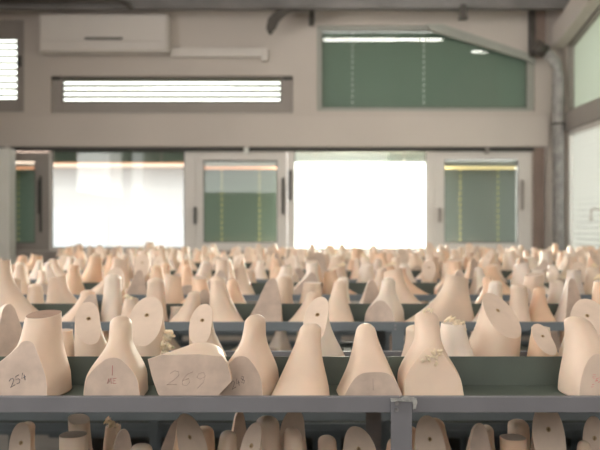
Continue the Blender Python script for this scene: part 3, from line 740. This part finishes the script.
# ------------------------------------------------------------------ fittings on the window wall
ac = empty('air_conditioner', (X(108), WY, Z(56)))
def acb(n, m, x0, x1, p0, p1, ya, yb_, bev=.01): return bx(n, m, (X(x0) - X(108), X(x1) - X(108), ya, yb_, Z(p1) - Z(56), Z(p0) - Z(56)), ac, bev)
acb('casing', WHITEP, 45, 171, 18, 56, -.20, -.001, .02); acb('front_panel', WHITEP, 47, 169, 20, 46, -.212, -.2005, .004); acb('lower_flap', WHITEP, 47, 169, 47, 54, -.210, -.2005, .003)
acb('display_slot', SEAL, 90, 127, 42, 44.3, -.216, -.2125, .001)
tag(ac, 'long white wall air conditioner with a dark slot, above the strip window', 'air conditioner')
du = empty('cable_duct', (X(217), WY, Z(58)))
bx('trunking', WHITEP, (X(171.5) - X(217), X(262) - X(217), -.06, -.001, 0, Z(49) - Z(58)), du, .004)
bx('end_cap', WHITEP, (X(262.2) - X(217), X(268) - X(217), -.065, -.001, Z(62) - Z(58), Z(49) - Z(58)), du, .008)
bx('cover_strip', WHITEP, (X(171.5) - X(217), X(261) - X(217), -.066, -.0605, .018, .030), du)
tag(du, 'pale horizontal cable trunking running right from the air conditioner', 'duct')

bm = bmesh.new()                     # roof beam along the top edge of the picture
DB = 8.25
box(bm, XL, XR, DB, DB + .012, Z(9, DB), Z(-12, DB)); box(bm, XL, XR, DB - .05, DB + .06, Z(9, DB), Z(9, DB) + .012); box(bm, XL, XR, DB - .05, DB + .06, Z(-12, DB), Z(-12, DB) + .012)
S(link('ceiling_beam', bm, BEAMM))
bm = bmesh.new(); tube(bm, [(XL, DB - .09, Z(3, DB)), (X(118, DB), DB - .09, Z(3, DB)), (X(124, DB), DB - .09, Z(4, DB)), (X(129, DB), DB - .09, Z(7, DB)), (X(132, DB), DB - .02, Z(9, DB))], .022, 10)
tag(link('conduit', bm, PIPED), 'dark conduit along the roof beam at the upper left', 'pipe')
br = empty('pipe_bracket', (X(290, 8.3), 8.3, Z(10, 8.3))); ox, oy, oz = br.location
bm = bmesh.new()
prism(bm, [(X(a, 8.3) - ox, Z(b, 8.3) - oz) for a, b in ((314, 7), (285, 8), (275, 13), (268, 20), (266, 30), (271, 33), (276, 29), (279, 22), (286, 15), (292, 12), (309, 12), (309, 19), (314, 19))], -.06, 0)
link('bent_arm', bm, PIPED, br, .005)
bm = bmesh.new(); tube(bm, [(X(270, 8.3) - ox, -.07, Z(31, 8.3) - oz), (X(270, 8.3) - ox, .04, Z(31, 8.3) - oz)], .028, 12); link('clamp', bm, PIPED, br)
bm = bmesh.new(); box(bm, X(309, 8.3) - ox, X(314.5, 8.3) - ox, -.06, WY - .001 - oy, Z(19, 8.3) - oz, Z(12, 8.3) - oz); link('wall_lug', bm, PIPED, br)
tag(br, 'dark bent iron bracket left of the large upper window', 'bracket')
cl = empty('beam_clamp', (X(463, 8.2), 8.2, Z(18, 8.2)))
bx('clamp_body', PIPED, (-.028, .028, -.05, .04, 0, Z(5, 8.2) - Z(18, 8.2)), cl, .004); bx('clamp_foot', PIPED, (-.040, .040, -.06, .05, -.012, -.0005), cl, .003)
tag(cl, 'small dark clamp hanging from the roof beam above the large window', 'clamp')
# corner column and downpipe
co = empty('corner_post', (X(536), WY - .04, 0))
bx('shaft', PIPED, (X(528) - X(536), X(533) - X(536), -.05, .039, Z(58), H), co, .004); bx('web', BROWN, (X(533.1) - X(536), X(544) - X(536), -.02, .039, Z(58), H), co, .002)
tag(co, 'dark steel post in the upper right corner above the downpipe', 'post')
dp = empty('downpipe', (X(553), WY - .17, 0)); ox, oy = dp.location.x, dp.location.y
bm = bmesh.new(); tube(bm, [(0, 0, .0), (0, 0, Z(75)), (-.005, 0, Z(70)), (X(549) - ox, 0, Z(64)), (X(543) - ox, 0, Z(58)), (X(536) - ox, 0, Z(52)), (X(531) - ox, 0, Z(50))], .056, 16); link('pipe', bm, PIPE, dp)
bm = bmesh.new(); tube(bm, [(X(541) - ox, 0, Z(56)), (X(530) - ox, 0, Z(49))], .068, 16); link('elbow_collar', bm, PIPED, dp)
for p in (100, 125, 180, 228):
    bm = bmesh.new(); tube(bm, [(0, 0, Z(p + 2)), (0, 0, Z(p))], .064, 16); link('pipe_clip', bm, PIPED if p == 125 else PIPE, dp)
tag(dp, 'mottled grey downpipe in the right corner beside the windows', 'pipe')
# pale tall locker at the left edge
LOCK = mat('white_locker_paint', (.86, .87, .82), .4, var=.03, scale=2)
lk = empty('tall_locker', (-3.0, 8.25, 0)); DL = 8.25; xr_ = XX(9, DL); w = xr_ + 3.0; zt = Z(148, DL)
bx('casing', LOCK, (-w, w, .016, .20, .05, zt), lk, .004); bx('door', LOCK, (-w + .004, -.002, 0, .0155, .07, zt - .01), lk, .002); bx('door', LOCK, (.002, w - .004, 0, .0155, .07, zt - .01), lk, .002)
bx('plinth', FRAMED, (-w + .01, w - .01, .03, .19, 0, .0495), lk); bx('top_cap', WHITEP, (w - .06, w - .01, .03, .1, zt + .0005, zt + .035), lk, .012)
tag(lk, 'tall pale locker edge at the far left beside the green window', 'locker')
# pale curved handle-like bracket at the right edge
hk = empty('wall_hook', (XR - .04, zr(598, 212)[0] , zr(598, 212)[1])); bm = bmesh.new()
tube(bm, [(.058, .0, .02), (.0, .0, .03), (-.02, -.01, .02), (-.03, -.02, -.01), (-.03, -.02, -.05)], .011, 10); link('hook_arm', bm, WHITEP, hk)
bm = bmesh.new(); bmesh.ops.create_uvsphere(bm, u_segments=12, v_segments=8, radius=.02, matrix=Matrix.Translation((-.03, -.02, -.06))); link('hook_tip', bm, WHITEP, hk)
tag(hk, 'small white hook in front of the right-hand blind', 'hook')

# ------------------------------------------------------------------ lamps in the room
def lamp(x0, x1, y, z, label, power):
    root = empty('fluorescent_lamp', ((x0+x1)/2, y, z)); hl = (x1 - x0)/2
    bx('housing', WHITEP, (-hl, hl, -.04, .04, .025, .075), root, .004)
    bm = bmesh.new(); tube(bm, [(-hl + .02, 0, 0), (hl - .02, 0, 0)], .013, 10); link('tube', bm, TUBE, root)
    for s in (-1, 1): bx('lamp_holder', WHITEP, (s*(hl - .019), s*(hl - .002), -.014, .014, -.016, .0245), root)
    for s in (-.6, .6): bx('suspension_rod', PIPED, (s*hl - .004, s*hl + .004, -.004, .004, .0755, H - z - .001), root)
    return tag(root, label, 'lamp', 'fluorescent lamps')
lamp(.24, 1.86, 7.2, 3.75, 'lit fluorescent tube near the window wall, seen only as a reflection', 0)
lamp(2.22, 2.52, 6.5, 3.75, 'short lit tube in the right corner, seen only as a reflection', 0)
lamp(-2.6, -1.1, 3.6, 3.75, 'added unseen fill tube over the left half of the racks', 0)  # this lamp and those below are unseen, added for overhead fill
lamp(-1.0, .6, 0.7, 3.75, 'added unseen fill tube straight above the nearest rack', 0)
lamp(-1.9, -.3, -.1, 3.75, 'added unseen fill tube above the camera, left of centre', 0)
lamp(.3, 1.9, -.1, 3.75, 'added unseen fill tube above the camera, right of centre', 0)

# area lights added as fill at unseen windows behind and left of the camera
def area(name, loc, rot, sx, sy, power, col):
    l = bpy.data.lights.new(name, 'AREA'); l.shape = 'RECTANGLE'; l.size = sx; l.size_y = sy; l.energy = power; l.color = col
    o = bpy.data.objects.new(name, l); COL.objects.link(o); o.location = loc; o.rotation_euler = rot; return o
area('back_window_fill', (-.2, YB + .02, 2.9), (math.radians(90), 0, 0), 4.8, 1.2, 13, (1, .97, .94))
area('left_window_fill', (XL + .02, 3.7, 2.6), (math.radians(90), 0, math.radians(-90)), 3.0, 1.2, 42, (1, .95, .9))
area('daylight_centre_window', (X(360), WY + .24, Z(200)), (math.radians(-90), 0, 0), X(427) - X(294), Z(150) - Z(249), 320, (1, .88, .76))
pl = area('daylight_open_window', (X(117), WY + .24, Z(200)), (math.radians(-90), 0, 0), X(184) - X(50), Z(150) - Z(249), 1, (1, 1, 1)); pl.data.cycles.is_portal = True

# outside: ground, and a pale house opposite
og = bx('ground_outside', mat('yard', (.5, .47, .43), .9, var=.1, scale=1), (-25, 25, WY + .6, 45, -.6, -.5)); S(og)
hs = empty('house', (-5.2, 22, -.5))
PALEW = mat('sunlit_render', (.37, .365, .38), .9, var=.03, scale=.5); PINKW = mat('pink_eaves', (.50, .38, .32), .9)
bx('wall', PALEW, (-4, 3.2, 0, 6, 0, 3.5), hs); bx('eaves', PINKW, (-4.4, 3.6, -.6, 6.4, 3.501, 4.4), hs); bx('window', mat('dim_pane', (.36, .38, .42), .3), (-1.3, .1, -.02, -.001, 1.0, 2.4), hs)
bx('door', mat('house_door', (.38, .39, .42), .6), (1.2, 2.3, -.02, -.001, 0, 2.2), hs)
tag(hs, 'pale sunlit house outside, washed out in the left bright opening', 'building')

# ------------------------------------------------------------------ world, camera, view
w = bpy.data.worlds.new('sky'); bpy.context.scene.world = w; w.use_nodes = True; nt = w.node_tree
bg = nt.nodes['Background']; bg.inputs['Strength'].default_value = 4.0; bg.inputs['Color'].default_value = (1.0, .965, .93, 1)
sl = bpy.data.lights.new('sun', 'SUN'); sl.energy = 1.0; sl.angle = .1; sl.color = (1, .93, .85)
so = bpy.data.objects.new('sun', sl); COL.objects.link(so); so.rotation_euler = (math.radians(52), 0, math.radians(-15))
cd = bpy.data.cameras.new('camera'); cd.lens = 50; cd.sensor_width = 36; cd.clip_end = 200
cd.dof.use_dof = True; cd.dof.focus_distance = 1.47; cd.dof.aperture_fstop = 5.6
cm = bpy.data.objects.new('camera', cd); COL.objects.link(cm); cm.location = (0, 0, CZ); cm.rotation_euler = (math.radians(90), 0, 0)
sc = bpy.context.scene; sc.camera = cm
sc.view_settings.view_transform = 'Standard'; sc.view_settings.look = 'None'; sc.view_settings.exposure = 0.22; sc.view_settings.gamma = 1
sc.view_settings.use_curve_mapping = False
sc.cycles.use_denoising = True
sc.cycles.max_bounces = 8; sc.cycles.transparent_max_bounces = 12
